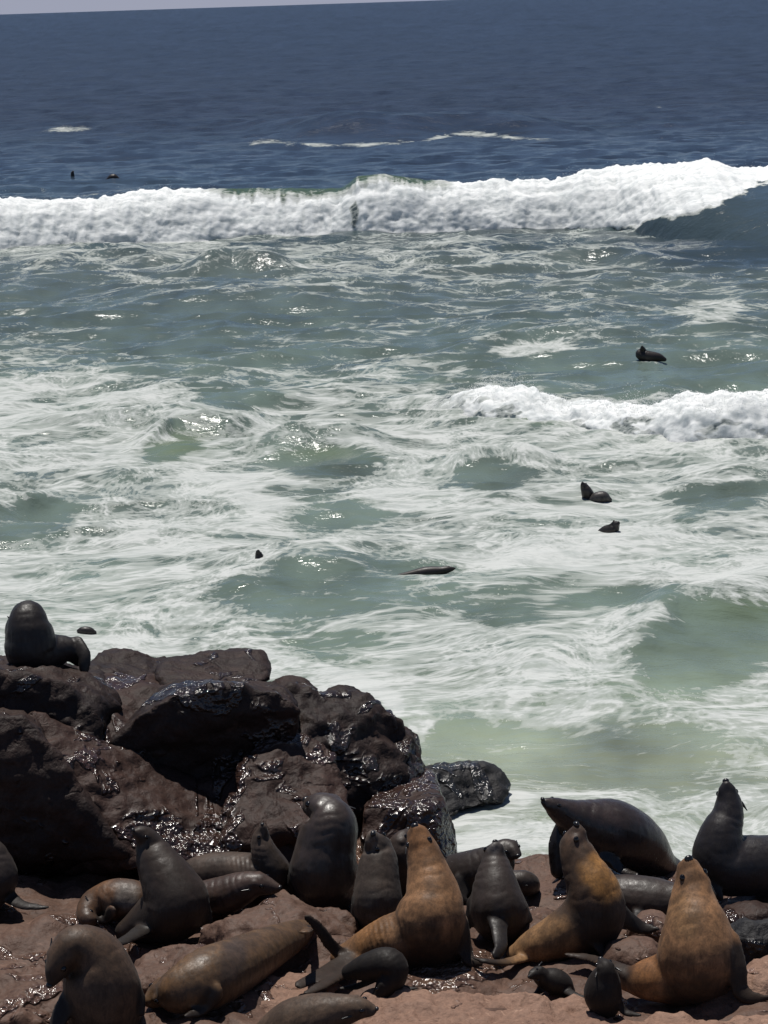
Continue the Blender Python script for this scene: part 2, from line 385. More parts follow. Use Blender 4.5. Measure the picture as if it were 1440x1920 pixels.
WT_Y = np.array([-50, 60, 200, 330, 440, 480, 600, 720, 900, 1050, 1200, 1320, 1420, 1600.0])
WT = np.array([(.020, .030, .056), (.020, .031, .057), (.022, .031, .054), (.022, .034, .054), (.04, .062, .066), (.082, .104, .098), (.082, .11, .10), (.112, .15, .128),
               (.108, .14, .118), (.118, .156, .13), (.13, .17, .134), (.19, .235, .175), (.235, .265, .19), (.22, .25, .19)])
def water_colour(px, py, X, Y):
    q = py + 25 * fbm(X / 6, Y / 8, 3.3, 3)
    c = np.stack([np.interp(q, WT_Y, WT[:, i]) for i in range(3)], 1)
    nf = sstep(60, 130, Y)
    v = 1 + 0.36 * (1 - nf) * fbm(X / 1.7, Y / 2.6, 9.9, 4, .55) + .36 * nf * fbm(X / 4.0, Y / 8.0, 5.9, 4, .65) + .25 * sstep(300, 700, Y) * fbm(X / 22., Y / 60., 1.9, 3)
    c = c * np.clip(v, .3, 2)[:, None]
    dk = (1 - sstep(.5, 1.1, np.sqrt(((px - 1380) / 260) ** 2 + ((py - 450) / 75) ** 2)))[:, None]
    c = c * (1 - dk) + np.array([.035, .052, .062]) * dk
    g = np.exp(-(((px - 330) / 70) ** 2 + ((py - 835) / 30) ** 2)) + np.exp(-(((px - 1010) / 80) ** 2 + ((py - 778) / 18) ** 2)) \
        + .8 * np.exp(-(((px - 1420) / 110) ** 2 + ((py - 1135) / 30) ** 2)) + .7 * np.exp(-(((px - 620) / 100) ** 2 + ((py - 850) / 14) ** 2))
    return c * (1 - .55 * np.clip(g, 0, 1)[:, None]) + np.array([.14, .18, .085]) * .55 * np.clip(g, 0, 1)[:, None]  # greener crests: backlit glow of thin, aerated water put into the colour

def flow_coords(X, Y, Z):
    """foam is carried along by eddies: world position stirred by two sizes of swirl"""
    a = 1.5 * fbm(X / 4.5, Y / 5.5, 2.2, 2); b = 1.3 * fbm(X / 4.5 + 50, Y / 5.5, 6.2, 2)
    a2 = .42 * pn(X / 1.2 + a, Y / 1.6 + b, 1.2); b2 = .42 * pn(X / 1.2 + a + 30, Y / 1.6 + b, 4.2)
    return np.stack([X + a + a2, (Y + b + b2) * .8 , Z], 1)
def set_flow(me, X, Y, Z):
    at_ = me.attributes.new("flow", 'FLOAT_VECTOR', 'POINT'); at_.data.foreach_set("vector", flow_coords(X, Y, Z).astype(np.float32).ravel())
    set_attr(me, "open_sea", sstep(105, 220, Y))
def build_sea():
    rows = np.concatenate([np.linspace(1700, 330, 860), np.linspace(328, 6, 230)[:-1], np.array([5, 4, 3, 2.2, 1.6, 1.2, .9])])
    ang = PITCH + np.arctan((rows - H_REF / 2) / F_PX)
    Yr = CAM.z / np.tan(ang); Yr = Yr[Yr > 0]; Yr = Yr[Yr < 40000]
    Yr = np.concatenate([Yr, [30000.0]]) if Yr[-1] < 30000 else Yr
    nc = 600
    g = np.linspace(0, 1, 26)[1:] ** 1.6 * 4.0
    u = np.concatenate([-1 - g[::-1], np.linspace(-1, 1, nc - 50), 1 + g])      # fine where seen, coarse far out to the sides
    X = u[None, :] * (0.20 * Yr[:, None] + 2.5); Y = np.repeat(Yr[:, None], nc, 1)
    x, y = X.ravel(), Y.ravel()
    z = sea_height(x, y)
    dist_fade = 1 - sstep(900, 4000, y)
    z = z * dist_fade
    V = np.stack([x, y, z], 1)
    px, py = project(V)
    me = mesh_np("sea", V, grid_faces(len(Yr), nc))
    e = .05 * y / 40
    slope = (sea_height(x, y + e) - sea_height(x, y - e)) / (2 * e)
    dn = density(px, py, x, y)
    dn = dn - 1.1 * np.clip(slope - .06, 0, .35) * (y < 110) + .8 * np.clip(-slope - .1, 0, .25) * (dn > .2)
    dn = dn + .09 * sstep(600, 760, py) * (1 - sstep(1290, 1340, py)) * sstep(.1, .3, dn)
    set_attr(me, "foam", np.clip(dn, 0, 1)); set_flow(me, x, y, z)
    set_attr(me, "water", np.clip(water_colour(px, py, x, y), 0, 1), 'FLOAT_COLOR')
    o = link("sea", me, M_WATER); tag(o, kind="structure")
    return o, V, px, py
SEA, SEA_V, SEA_PX, SEA_PY = build_sea()
def sea_point(px, py):
    i = np.argmin((SEA_PX - px) ** 2 + (SEA_PY - py) ** 2 * 4); return Vector(SEA_V[i])

# ------------------------------------------------------------------ breaking waves
def breaker(name, label, base, crest, lofoam, depth, xpad, cell, amp, seed, green=None, holes=(), fade=None):
    """a rolling wave: front foot line, crest line and lower edge of the foam, traced where they stand on the sea"""
    bx = np.array([p[0] for p in base], float); by = np.array([p[1] for p in base], float)
    cx = np.array([p[0] for p in crest], float); cy = np.array([p[1] for p in crest], float)
    lx = np.array([p[0] for p in lofoam], float); ly = np.array([p[1] for p in lofoam], float)
    Ym = sea_at(bx.mean(), by.mean()).y
    npx = int((bx[-1] - bx[0]) * Ym / F_PX / cell)
    P = np.linspace(bx[0], bx[-1], npx)
    B = np.array([tuple(sea_at(p, np.interp(p, bx, by))) for p in P])
    C = []
    dep = np.full(len(P), float(depth)) if not isinstance(depth, list) else np.interp(P, [q[0] for q in depth], [q[1] for q in depth])
    for p, b, dq in zip(P, B, dep):
        C.append(tuple(at(p, np.interp(p, cx, cy), b[1] + dq)))
    C = np.array(C); hgt = np.maximum(C[:, 2], 0.02)
    prof = [(-.2, -.15), (0, 0.0), (.10, .22), (.22, .45), (.40, .70), (.65, .90), (1.0, 1.0), (1.3, .95), (1.8, .72), (2.4, .4), (3.0, -.05), (3.6, -.3)]
    pt = np.linspace(0, len(prof) - 1, int(2.2 * hgt.mean() / cell) + 60)
    ty = np.interp(pt, range(len(prof)), [q[0] for q in prof]); tz = np.interp(pt, range(len(prof)), [q[1] for q in prof])
    x = np.repeat(P[None, :] * 0, len(pt), 0); f = np.clip(ty, 0, 1)[:, None]
    X = B[None, :, 0] * (1 - f) + C[None, :, 0] * f
    Y = B[None, :, 1] + ty[:, None] * dep[None, :]
    Z = tz[:, None] * hgt[None, :]
    V = np.stack([X.ravel(), Y.ravel(), Z.ravel()], 1)
    Fq = grid_faces(len(pt), npx)
    px, py = project(V)
    x, y, z = V.T
    lo = np.interp(px, lx, ly) + 9 * fbm(x / .8, y / .8, z / .8 + seed, 4, .6)
    fo = sstep(-3, 6, lo - py)
    back = sstep(1.3, 3.0, np.repeat(ty[:, None], npx, 1).ravel())
    fo = np.clip(fo * (1 - .6 * back), 0, 1)
    if green is not None:
        gx0, gx1, gd = green
        top = np.interp(px, cx, cy)
        gn = 9 * fbm(x / .9, y * 0, z * 0 + 4, 3) + 9 * fbm(x / .16, y * 0, z * 0 + 9, 2)
        g = sstep(gx0 - 20, gx0 + 60, px) * (1 - sstep(gx1 - 60, gx1 + 20, px)) * (1 - sstep(gd * .1, gd * 1.9, py - top + gn))
        fo = fo * (1 - .85 * g)
    if fade:
        fo = fo * np.clip(.25 + .75 * sstep(fade[0], fade[1], px + 60 * fbm(x / 1.2, y / .5, z / .5, 4, .6)), 0, 1)
        fo = fo * (1 - .6 * sstep(.15, .5, fbm(x / 1.1, y / .6, z / .4 + 3, 4, .6)) * sstep(.0, .5, 1 - z / .5))
    for hx, hy, hrx, hry in holes:
        fo = fo * sstep(.6, 1.2, np.sqrt(((px - hx) / hrx) ** 2 + ((py - hy) / hry) ** 2) + .5 * fbm(x / .4, y / .4, z / .4, 3)) * .6 + fo * .4
    me = mesh_np(name, V, Fq)
    N = normals(me)
    foot = sstep(-.02, .12, np.repeat(tz[:, None], npx, 1).ravel())
    tt = np.repeat(pt[:, None], npx, 1).ravel() / len(prof)
    bil = np.abs(pn(x / 1.3, y / 1.3, z / 1.3 + seed)) * .9 + .3 * np.abs(pn(x / .5 + 3, y / .5, z / .5 + seed)) + .35 * fbm(x / .30, tt * 5, z * 0 + seed, 3, .6) + .13 * fbm(x / .22, y / .22, z / .22 + 8, 4, .65)
    bil = bil + .5 * pn(x / 2.1, y / 2.1, z / 2.1 + 5)
    dsp = amp * (bil - .35) * (.04 + .96 * fo) * (.25 + .75 * foot)
    V2 = V + N * dsp[:, None]
    me.vertices.foreach_set("co", V2.astype(np.float32).ravel()); me.update()
    set_attr(me, "foam", fo * 1.35); set_flow(me, x, y + z, z)
    col = np.tile(np.array([[.042, .062, .072]]), (len(V), 1))
    zz = np.clip(z / hgt.mean(), 0, 1)[:, None]
    gz = sstep(.55, .95, zz) * (1 - sstep(850, 1000, px))[:, None]
    col = col * (1 - gz) + np.array([[.06, .095, .055]]) * gz
    set_attr(me, "water", col, 'FLOAT_COLOR')
    o = link(name, me, M_WATER); tag(o, label, "wave")
    # spray thrown up along the crest
    S = []
    T = np.array([(1, 0, 0), (-1, 0, 0), (0, 1, 0), (0, -1, 0), (0, 0, 1), (0, 0, -1)], float)
    TF = np.array([(0, 2, 4), (2, 1, 4), (1, 3, 4), (3, 0, 4), (2, 0, 5), (1, 2, 5), (3, 1, 5), (0, 3, 5)])
    crest_i = np.where((fo > .6) & (np.repeat(tz[:, None], npx, 1).ravel() > .6))[0]
    r2 = np.random.default_rng(seed)
    pick = r2.choice(crest_i, 9000)
    clump = pn(V2[pick, 0] / .5, V2[pick, 0] * 0 + seed, .5)
    up = r2.exponential(size=len(pick)) * amp * .36 * np.clip(.4 + 1.6 * clump, .05, 2)
    cen = V2[pick] + N[pick] * .01 + np.stack([r2.normal(size=len(pick)) * .04, r2.normal(size=len(pick)) * .05, up], 1)
    rad = r2.uniform(.003, .012, len(pick)) * (amp / .3) ** .5
    vv = (cen[:, None, :] + T[None] * rad[:, None, None] * r2.uniform(.6, 1.4, (len(pick), 6, 1))).reshape(-1, 3)
    ff = (TF[None] + (np.arange(len(pick)) * 6)[:, None, None]).reshape(-1, 3)
    sp = link("spray", mesh_np("spray", vv, ff), M_SPRAY, o, False); sp["kind"] = "stuff"
    return o

breaker("breaking_wave", "large white breaking wave rolling in from the dark blue open sea",
        [(-800, 497), (-330, 483), (0, 470), (130, 463), (250, 456), (400, 450), (600, 444), (680, 446), (900, 438), (1050, 432), (1150, 436), (1250, 450), (1440, 470), (1760, 475), (2300, 470)],
        [(-800, 400), (-330, 385), (0, 372), (100, 369), (180, 368), (250, 358), (320, 354), (400, 351), (520, 353), (640, 352), (655, 342), (670, 330), (720, 326), (800, 337), (900, 343), (1040, 336), (1100, 317), (1250, 309), (1340, 301), (1375, 314), (1400, 322), (1440, 320), (1760, 330), (2300, 345)],
        [(-800, 505), (-330, 490), (0, 474), (250, 460), (600, 450), (900, 442), (1060, 436), (1150, 432), (1230, 412), (1300, 402), (1350, 386), (1390, 362), (1425, 346), (1500, 338), (1760, 345)],
        [(-330, 2.2), (1050, 2.2), (1150, 3.0), (1250, 6.0), (1440, 11.0), (1760, 12.0)], 0, .05, .20, 3, (385, 850, 13), holes=[(663, 400, 7, 25)])
breaker("breaking_wave", "smaller broken wave nearer the shore, a low white crest at the right",
        [(640, 775), (700, 772), (800, 776), (900, 790), (1000, 800), (1100, 812), (1200, 826), (1300, 836), (1440, 832), (1800, 826)],
        [(640, 774), (700, 768), (780, 758), (860, 744), (920, 725), (1000, 736), (1060, 752), (1120, 746), (1200, 756), (1260, 744), (1340, 738), (1440, 730), (1800, 728)],
        [(640, 900), (1800, 900)],
        1.1, 0, .035, .20, 8, None, fade=(700, 940))

# ------------------------------------------------------------------ rock shelf (ground) and boulders
def shelf_height(X, Y):
    edge = np.interp(X, [-8, -3.5, -1.5, -.2, .5, 1.2, 3.2, 8], [27, 26, 24.5, 22.6, 21.2, 21.2, 21.2, 21.2]) + .5 * fbm(X / 1.1, Y * 0, 3.1, 3)
    wx = .25 * pn(X / .6, Y / .6, 3.3); wy = .25 * pn(X / .6 + 20, Y / .6, 8.3)
    z = 1.12 + .12 * fbm(X / 1.7, Y / 1.3, 1.7, 2) + .20 * np.abs(pn(X / .95 + wx, Y / .8 + wy, 4.1)) + .08 * np.abs(pn(X / .38 + wx, Y / .33 + wy, 9.1))
    z = z + .022 * ridged(X / .5, Y / .35, 6.1, 3) + .010 * fbm(X / .12, Y / .12, 5.5, 3)
    d = Y - edge
    return z * (1 - sstep(-.5, 1.6, d)) - .9 * sstep(0, 2.2, d)
def build_shelf():
    xs = np.arange(-5.2, 5.2, .028); ys = np.concatenate([np.arange(14.5, 23, .028), np.arange(23, 28.5, .08)])
    X, Y = np.meshgrid(xs, ys); x, y = X.ravel(), Y.ravel()
    V = np.stack([x, y, shelf_height(x, y)], 1)
    me = mesh_np("rock_shelf", V, grid_faces(len(ys), len(xs)))
    o = link("rock_shelf", me, M_BROWN); tag(o, kind="structure"); return o
SHELF = build_shelf()
BVH = []
def add_bvh(o):
    me = o.data; c = coords(me)
    me.calc_loop_triangles()
    t = np.empty(len(me.loop_triangles) * 3, np.int32); me.loop_triangles.foreach_get("vertices", t)
    BVH.append(BVHTree.FromPolygons((c + np.array(o.location)).tolist(), t.reshape(-1, 3).tolist()))
add_bvh(SHELF)
def hit(px, py):
    d = ray(px, py).normalized(); best = None
    for b in BVH:
        h = b.ray_cast(CAM, d)
        if h[0] is not None and (best is None or h[3] < best[1]): best = (h[0], h[3])
    return best[0] if best else None

def rock(label, hulls, mat, voxel=.035, amp=.07, seed=0, smooth=2, name="boulder", group=None, strata=0.0, me=None):
    """hulls: lists of (px, py, distance) corner points; each list becomes a convex lump, fused to one rock"""
    bm = bmesh.new()
    if me: bm.from_mesh(me)
    for pts in hulls or ():
        b2 = bmesh.new()
        for p in pts: b2.verts.new(at(*p))
        r = bmesh.ops.convex_hull(b2, input=b2.verts)
        bmesh.ops.delete(b2, geom=list({g for g in r["geom_interior"] + r["geom_unused"] if isinstance(g, bmesh.types.BMVert)}), context='VERTS')
        t = bpy.data.meshes.new("t"); b2.to_mesh(t); bm.from_mesh(t); b2.free(); bpy.data.meshes.remove(t)
    me = bpy.data.meshes.new(name); bm.to_mesh(me); bm.free()
    me = remeshed(me, voxel, smooth); me.name = name
    V = coords(me); N = normals(me); x, y, z = V.T
    s = seed * 17.3
    d = amp * (.9 * fbm(x / .75 + s, y / .75, z / .6, 2) + .45 * ridged(x / .42, y / .42 + s, z / .3, 3) - .2)
    d += amp * .35 * fbm(x / .16, y / .16 + s, z / .13, 3) + amp * .22 * np.abs(pn(x / .07, y / .07, z / .06 + s))
    if strata: d += strata * np.round(4 * pn(x / 1.5, y / 1.5, z / .22 + s)) / 4
    V = V + N * d[:, None]
    base = Vector((V[:, 0].mean(), V[:, 1].mean(), V[:, 2].min()))
    V = V - np.array(base)
    me.vertices.foreach_set("co", V.astype(np.float32).ravel()); me.update()
    o = link(name, me, mat); o.location = base; tag(o, label, "rock", group); add_bvh(o)
    return o

G1 = "wet dark rocks at the water's edge"
def solid(front, Y0, back, dz=0):
    """front outline at distance Y0 (each point may carry its own offset), repeated further back"""
    o = []
    for p in front:
        q = p[2] if len(p) > 2 else 0
        o.append((p[0], p[1], Y0 + q))
    for p in front:
        cx = sum(a[0] for a in front) / len(front)
        v = at(p[0], p[1], Y0); h = v + Vector((0, back, 0))
        u, w = project(np.array([[h.x * .92 + .08 * at(cx, p[1], Y0).x, h.y, h.z - .12]]))
        o.append((float(u[0]), float(w[0]), h.y))
    return o

rock("broad flat dark rock at the far left edge, under the hunched seal",
     [[(-160, 1262, 21.6), (60, 1262, 21.7), (130, 1295, 21.8), (180, 1340, 21.8), (180, 1420, 21.6), (-160, 1420, 21.5), (-160, 1232, 23.4), (100, 1238, 23.4), (200, 1262, 23.2), (250, 1300, 22.8), (-160, 1600, 21.6), (60, 1600, 21.6)]],
     M_WET, seed=1, group=G1, amp=.08)
rock("low dark rock behind the ledge, a small round hump against the foam",
     [[(160, 1250, 23.2), (190, 1226, 23.6), (225, 1226, 23.7), (252, 1245, 23.6), (330, 1252, 23.6), (340, 1300, 23), (180, 1320, 22.6), (330, 1340, 22.8), (190, 1240, 24.4), (320, 1240, 24.4)]],
     M_WET, seed=2, group=G1)
rock("smooth rounded boulder with a bright glint, topmost against the foam",
     [[(290, 1255, 23.0), (320, 1236, 23.3), (390, 1222, 23.5), (460, 1217, 23.6), (492, 1228, 23.5), (510, 1255, 23.3), (500, 1276, 23.0), (465, 1288, 22.8), (390, 1290, 22.7), (300, 1290, 22.7), (330, 1240, 24.0), (460, 1225, 24.2), (500, 1250, 24.0)]],
     M_WET, seed=3, group=G1, amp=.05, smooth=8)
rock("brown wet rock wedged in the gap between the two big dark slabs",
     [[(150, 1300, 22.3), (330, 1290, 22.6), (250, 1400, 21.7), (180, 1400, 21.7), (350, 1420, 21.8), (200, 1270, 23.2), (340, 1270, 23.2), (420, 1290, 23.0)]],
     M_DKBR, seed=4, group=G1)
rock("huge black slab with an overhanging dark face in the middle of the outcrop",
     [[(205, 1400, 21.7), (260, 1340, 21.65), (330, 1296, 21.7), (400, 1284, 21.75), (520, 1298, 21.8), (565, 1330, 21.8), (560, 1460, 22.0), (400, 1470, 21.9), (300, 1440, 21.8), (330, 1275, 23.3), (520, 1285, 23.4), (480, 1600, 22.2), (300, 1560, 22.0)]],
     M_WET, seed=5, group=G1, amp=.06, strata=.03)
rock("big lumpy dark rock with glinting shoulders, above the grey bull seal",
     [[(500, 1300, 22.3), (560, 1284, 22.5), (600, 1300, 22.5), (560, 1420, 21.9), (500, 1480, 21.8), (640, 1500, 21.8), (540, 1280, 23.5)],
      [(590, 1310, 22.4), (640, 1294, 22.6), (690, 1312, 22.6), (750, 1355, 22.6), (785, 1400, 22.6), (790, 1438, 22.5), (740, 1470, 22.2), (650, 1510, 21.9), (560, 1500, 21.8), (560, 1380, 22.0), (650, 1300, 23.8), (770, 1400, 23.6), (760, 1580, 22.6), (600, 1600, 21.8)]],
     M_WET, seed=6, group=G1, amp=.09)
rock("long sloping rock slab strewn with bright wet glints, lower left",
     [[(58, 1338, 21.5), (120, 1362, 21.6), (200, 1400, 21.7), (300, 1430, 21.75), (380, 1478, 21.7), (465, 1530, 21.6), (450, 1600, 21.0), (330, 1620, 20.8), (255, 1620, 20.75), (180, 1520, 20.95), (100, 1410, 21.2), (-80, 1480, 21.6), (-80, 1660, 21.5), (200, 1400, 22.4), (450, 1540, 22.2)]],
     M_DKBR, seed=7, group=G1, amp=.07)
rock("black shadowed rock face at the left edge, beneath the sloping slab",
     [[(-160, 1330, 20.9), (50, 1340, 20.95), (95, 1410, 20.9), (170, 1520, 20.75), (240, 1605, 20.7), (120, 1622, 21.0), (-160, 1630, 21.1), (-160, 1330, 22.0), (40, 1335, 22.0), (200, 1640, 21.6)]],
     M_WET, seed=8, group=G1, amp=.06)
rock("wet glinting rock below the huge black slab, in the middle of the outcrop",
     [[(360, 1475, 21.7), (470, 1435, 21.9), (600, 1440, 21.9), (450, 1570, 21.1), (620, 1560, 21.3), (370, 1550, 21.3), (500, 1400, 22.7), (400, 1440, 22.3)],
      [(440, 1450, 21.5), (490, 1392, 21.85), (570, 1386, 21.95), (630, 1420, 21.8), (660, 1500, 21.45), (560, 1560, 20.95), (450, 1540, 21.1), (540, 1400, 22.4), (660, 1580, 21.2), (420, 1600, 21.0)]],
     M_DKBR, seed=9, group=G1, amp=.07)
rock("low brown wet rock behind the seal that points its nose up",
     [[(400, 1530, 21.2), (440, 1490, 21.4), (520, 1480, 21.5), (600, 1500, 21.4), (640, 1560, 21.2), (600, 1650, 20.9), (420, 1640, 20.8), (500, 1480, 22.0), (620, 1520, 22.0)]],
     M_DKBR, seed=10, group=G1, amp=.08)
rock("square block rock with a shining flat top beside the water",
     [[(680, 1520, 21.5), (690, 1508, 21.6), (810, 1512, 21.55), (825, 1500, 21.7), (705, 1475, 22.3), (760, 1442, 22.8), (805, 1440, 22.8), (830, 1490, 22.3), (848, 1560, 22.0), (858, 1610, 21.8), (830, 1640, 21.4), (680, 1640, 21.3), (740, 1450, 23.2), (845, 1600, 23.0)]],
     M_DKBR, seed=11, group=G1, amp=.05, smooth=2)
rock("long low black rock lying out in the white water",
     [[(775, 1462, 26.4), (810, 1436, 26.6), (860, 1438, 26.8), (905, 1446, 26.9), (935, 1458, 26.9), (952, 1480, 26.8), (940, 1508, 26.5), (850, 1530, 26.2), (770, 1530, 26.2), (820, 1440, 27.4), (930, 1460, 27.5)]],
     M_GREY, seed=12, group=G1, amp=.09)
G2 = "rounded rocks among the seals"
def plane_Y(px, py, z=1.3):
    return sea_at(px, py, z).y
def dome(label, px, py, w, h, mat, seed, rz=.22, amp=.05, up=.10, turn=0.0):
    up -= .03
    """low rounded rock: visible middle at px,py and about w x h in photo pixels, sunk in the shelf"""
    c = sea_at(px, py, 1.3 + up); k = mpp(c.y)
    rx = w / 2 * k; ry = max(.12, (h * k - rz * .9) / (2 * .36)); pts = []
    R = Matrix.Rotation(turn, 3, 'Z')
    bm = bmesh.new(); bmesh.ops.create_icosphere(bm, subdivisions=3, radius=1)
    for v in bm.verts:
        q = v.co; e = 1 + .2 * math.sin(3.1 * q.x + seed) * math.cos(2.3 * q.y + seed * 2) + .14 * math.sin(6.3 * q.y + seed * 3 + 4 * q.x)
        sg = lambda t: math.copysign(abs(t) ** .8, t)
        v.co = Vector((c.x, c.y, c.z + up - rz)) + R @ Vector((sg(q.x) * rx * e, sg(q.y) * ry * e, sg(q.z) * rz))
    me = bpy.data.meshes.new("boulder"); bm.to_mesh(me); bm.free()
    return rock(label, None, mat, .022, amp * 1.7, seed, 3, "boulder", G2, me=me)
dome("pinkish rounded rock between the big brown seal and the sleeping tan seal", 350, 1810, 250, 150, M_BROWN, 21, .28, up=.08)
dome("wet rounded rock with bright glints under the resting seal's chin", 535, 1730, 290, 120, M_BROWN, 22, .26, up=.10, turn=.2)
dome("flat reddish rock at the bottom left corner", 20, 1850, 260, 170, M_BROWN, 23, .2, up=.06)
dome("tan rock ledge that the dark hind flippers lie on", 540, 1850, 240, 110, M_TAN, 24, .2, up=.0, turn=.3)
dome("broad tan rock at the bottom middle, below the golden seal", 880, 1895, 560, 170, M_TAN, 25, .25, .06, up=.05)
dome("flat tan rock at the bottom right corner, below the golden seal", 1330, 1935, 460, 130, M_TAN, 26, .18, .05, up=.03)
dome("pitted reddish rock at the right edge, beside the golden seal's flipper", 1460, 1830, 170, 110, M_TAN, 27, .2, up=.08)
dome("small grey wet rock between the two golden seals", 1190, 1775, 110, 60, M_BROWN, 28, .12, .03, up=.06)
dome("small wet rock under the brown seal's right flipper", 1222, 1725, 70, 55, M_BROWN, 29, .12, .03, up=.06)
dome("dark grey boulder at the right edge behind the golden seal", 1425, 1745, 130, 80, M_GREY, 30, .2, .04, up=.10)
dome("glinting wet rock under the black seal at the right edge", 1410, 1700, 170, 60, M_DKBR, 31, .14, .03, up=.05)
dome("purplish rock patch between the grey seal and the brown seal", 1010, 1715, 130, 90, M_BROWN, 32, .16, .04, up=.06)

# ------------------------------------------------------------------ seals
def cr(P, t):
    """Catmull-Rom through rows of P at parameters t"""
    n = len(P); i = np.clip(np.floor(t).astype(int), 0, n - 2); f = (t - i)[:, None]
    g = lambda k: P[np.clip(k, 0, n - 1)]
    a, b, c, d = g(i - 1), g(i), g(i + 1), g(i + 2)
    return .5 * (2 * b + (c - a) * f + (2 * a - 5 * b + 4 * c - d) * f ** 2 + (3 * b - a - 3 * c + d) * f ** 3)
def tube(bm, C, R, nrm=None, flat=1.0, seg=20, step=6):
    """closed tapering limb through centres C with radii R; flat < 1 thins it along nrm"""
    C = np.array(C, float); R = np.array(R, float)
    n = len(C); t = np.linspace(0, n - 1, (n - 1) * step + 1)
    P = cr(C, t); r = np.maximum(cr(R[:, None], t)[:, 0], .004)
    T = np.gradient(P, axis=0); T /= np.linalg.norm(T, axis=1)[:, None]
    # round caps
    k = 3
    head = [(P[0] - T[0] * r[0] * math.sin(a) , r[0] * math.cos(a)) for a in np.linspace(1.45, .35, k)]
    tail = [(P[-1] + T[-1] * r[-1] * math.sin(a), r[-1] * math.cos(a)) for a in np.linspace(.35, 1.45, k)]
    PP = np.array([h[0] for h in head] + list(P) + [h[0] for h in tail]); rr = np.array([h[1] for h in head] + list(r) + [h[1] for h in tail])
    TT = np.concatenate([np.repeat(T[:1], k, 0), T, np.repeat(T[-1:], k, 0)])
    a = Vector(nrm) if nrm is not None else Vector((0.13, -1, 0.2))
    rings = []
    for p, q, tt in zip(PP, rr, TT):
        tv = Vector(tt); m = (a - tv * a.dot(tv))
        if m.length < 1e-3: m = tv.orthogonal()
        m.normalize(); s = tv.cross(m).normalized()
        ring = []
        for j in range(seg):
            th = 2 * math.pi * j / seg
            ring.append(bm.verts.new(Vector(p) + s * (q * math.cos(th)) + m * (q * flat * math.sin(th))))
        rings.append(ring)
    for r0, r1 in zip(rings[:-1], rings[1:]):
        for j in range(seg):
            bm.faces.new((r0[j], r0[(j + 1) % seg], r1[(j + 1) % seg], r1[j]))
    bm.faces.new(rings[0]); bm.faces.new(list(reversed(rings[-1])))
def blob_mesh(name, c, ax, seg=10):
    bm = bmesh.new(); bmesh.ops.create_uvsphere(bm, u_segments=seg, v_segments=6, radius=1)
    for v in bm.verts: v.co = c + ax[0] * v.co.x + ax[1] * v.co.y + ax[2] * v.co.z
    me = bpy.data.meshes.new(name); bm.to_mesh(me); bm.free(); return me

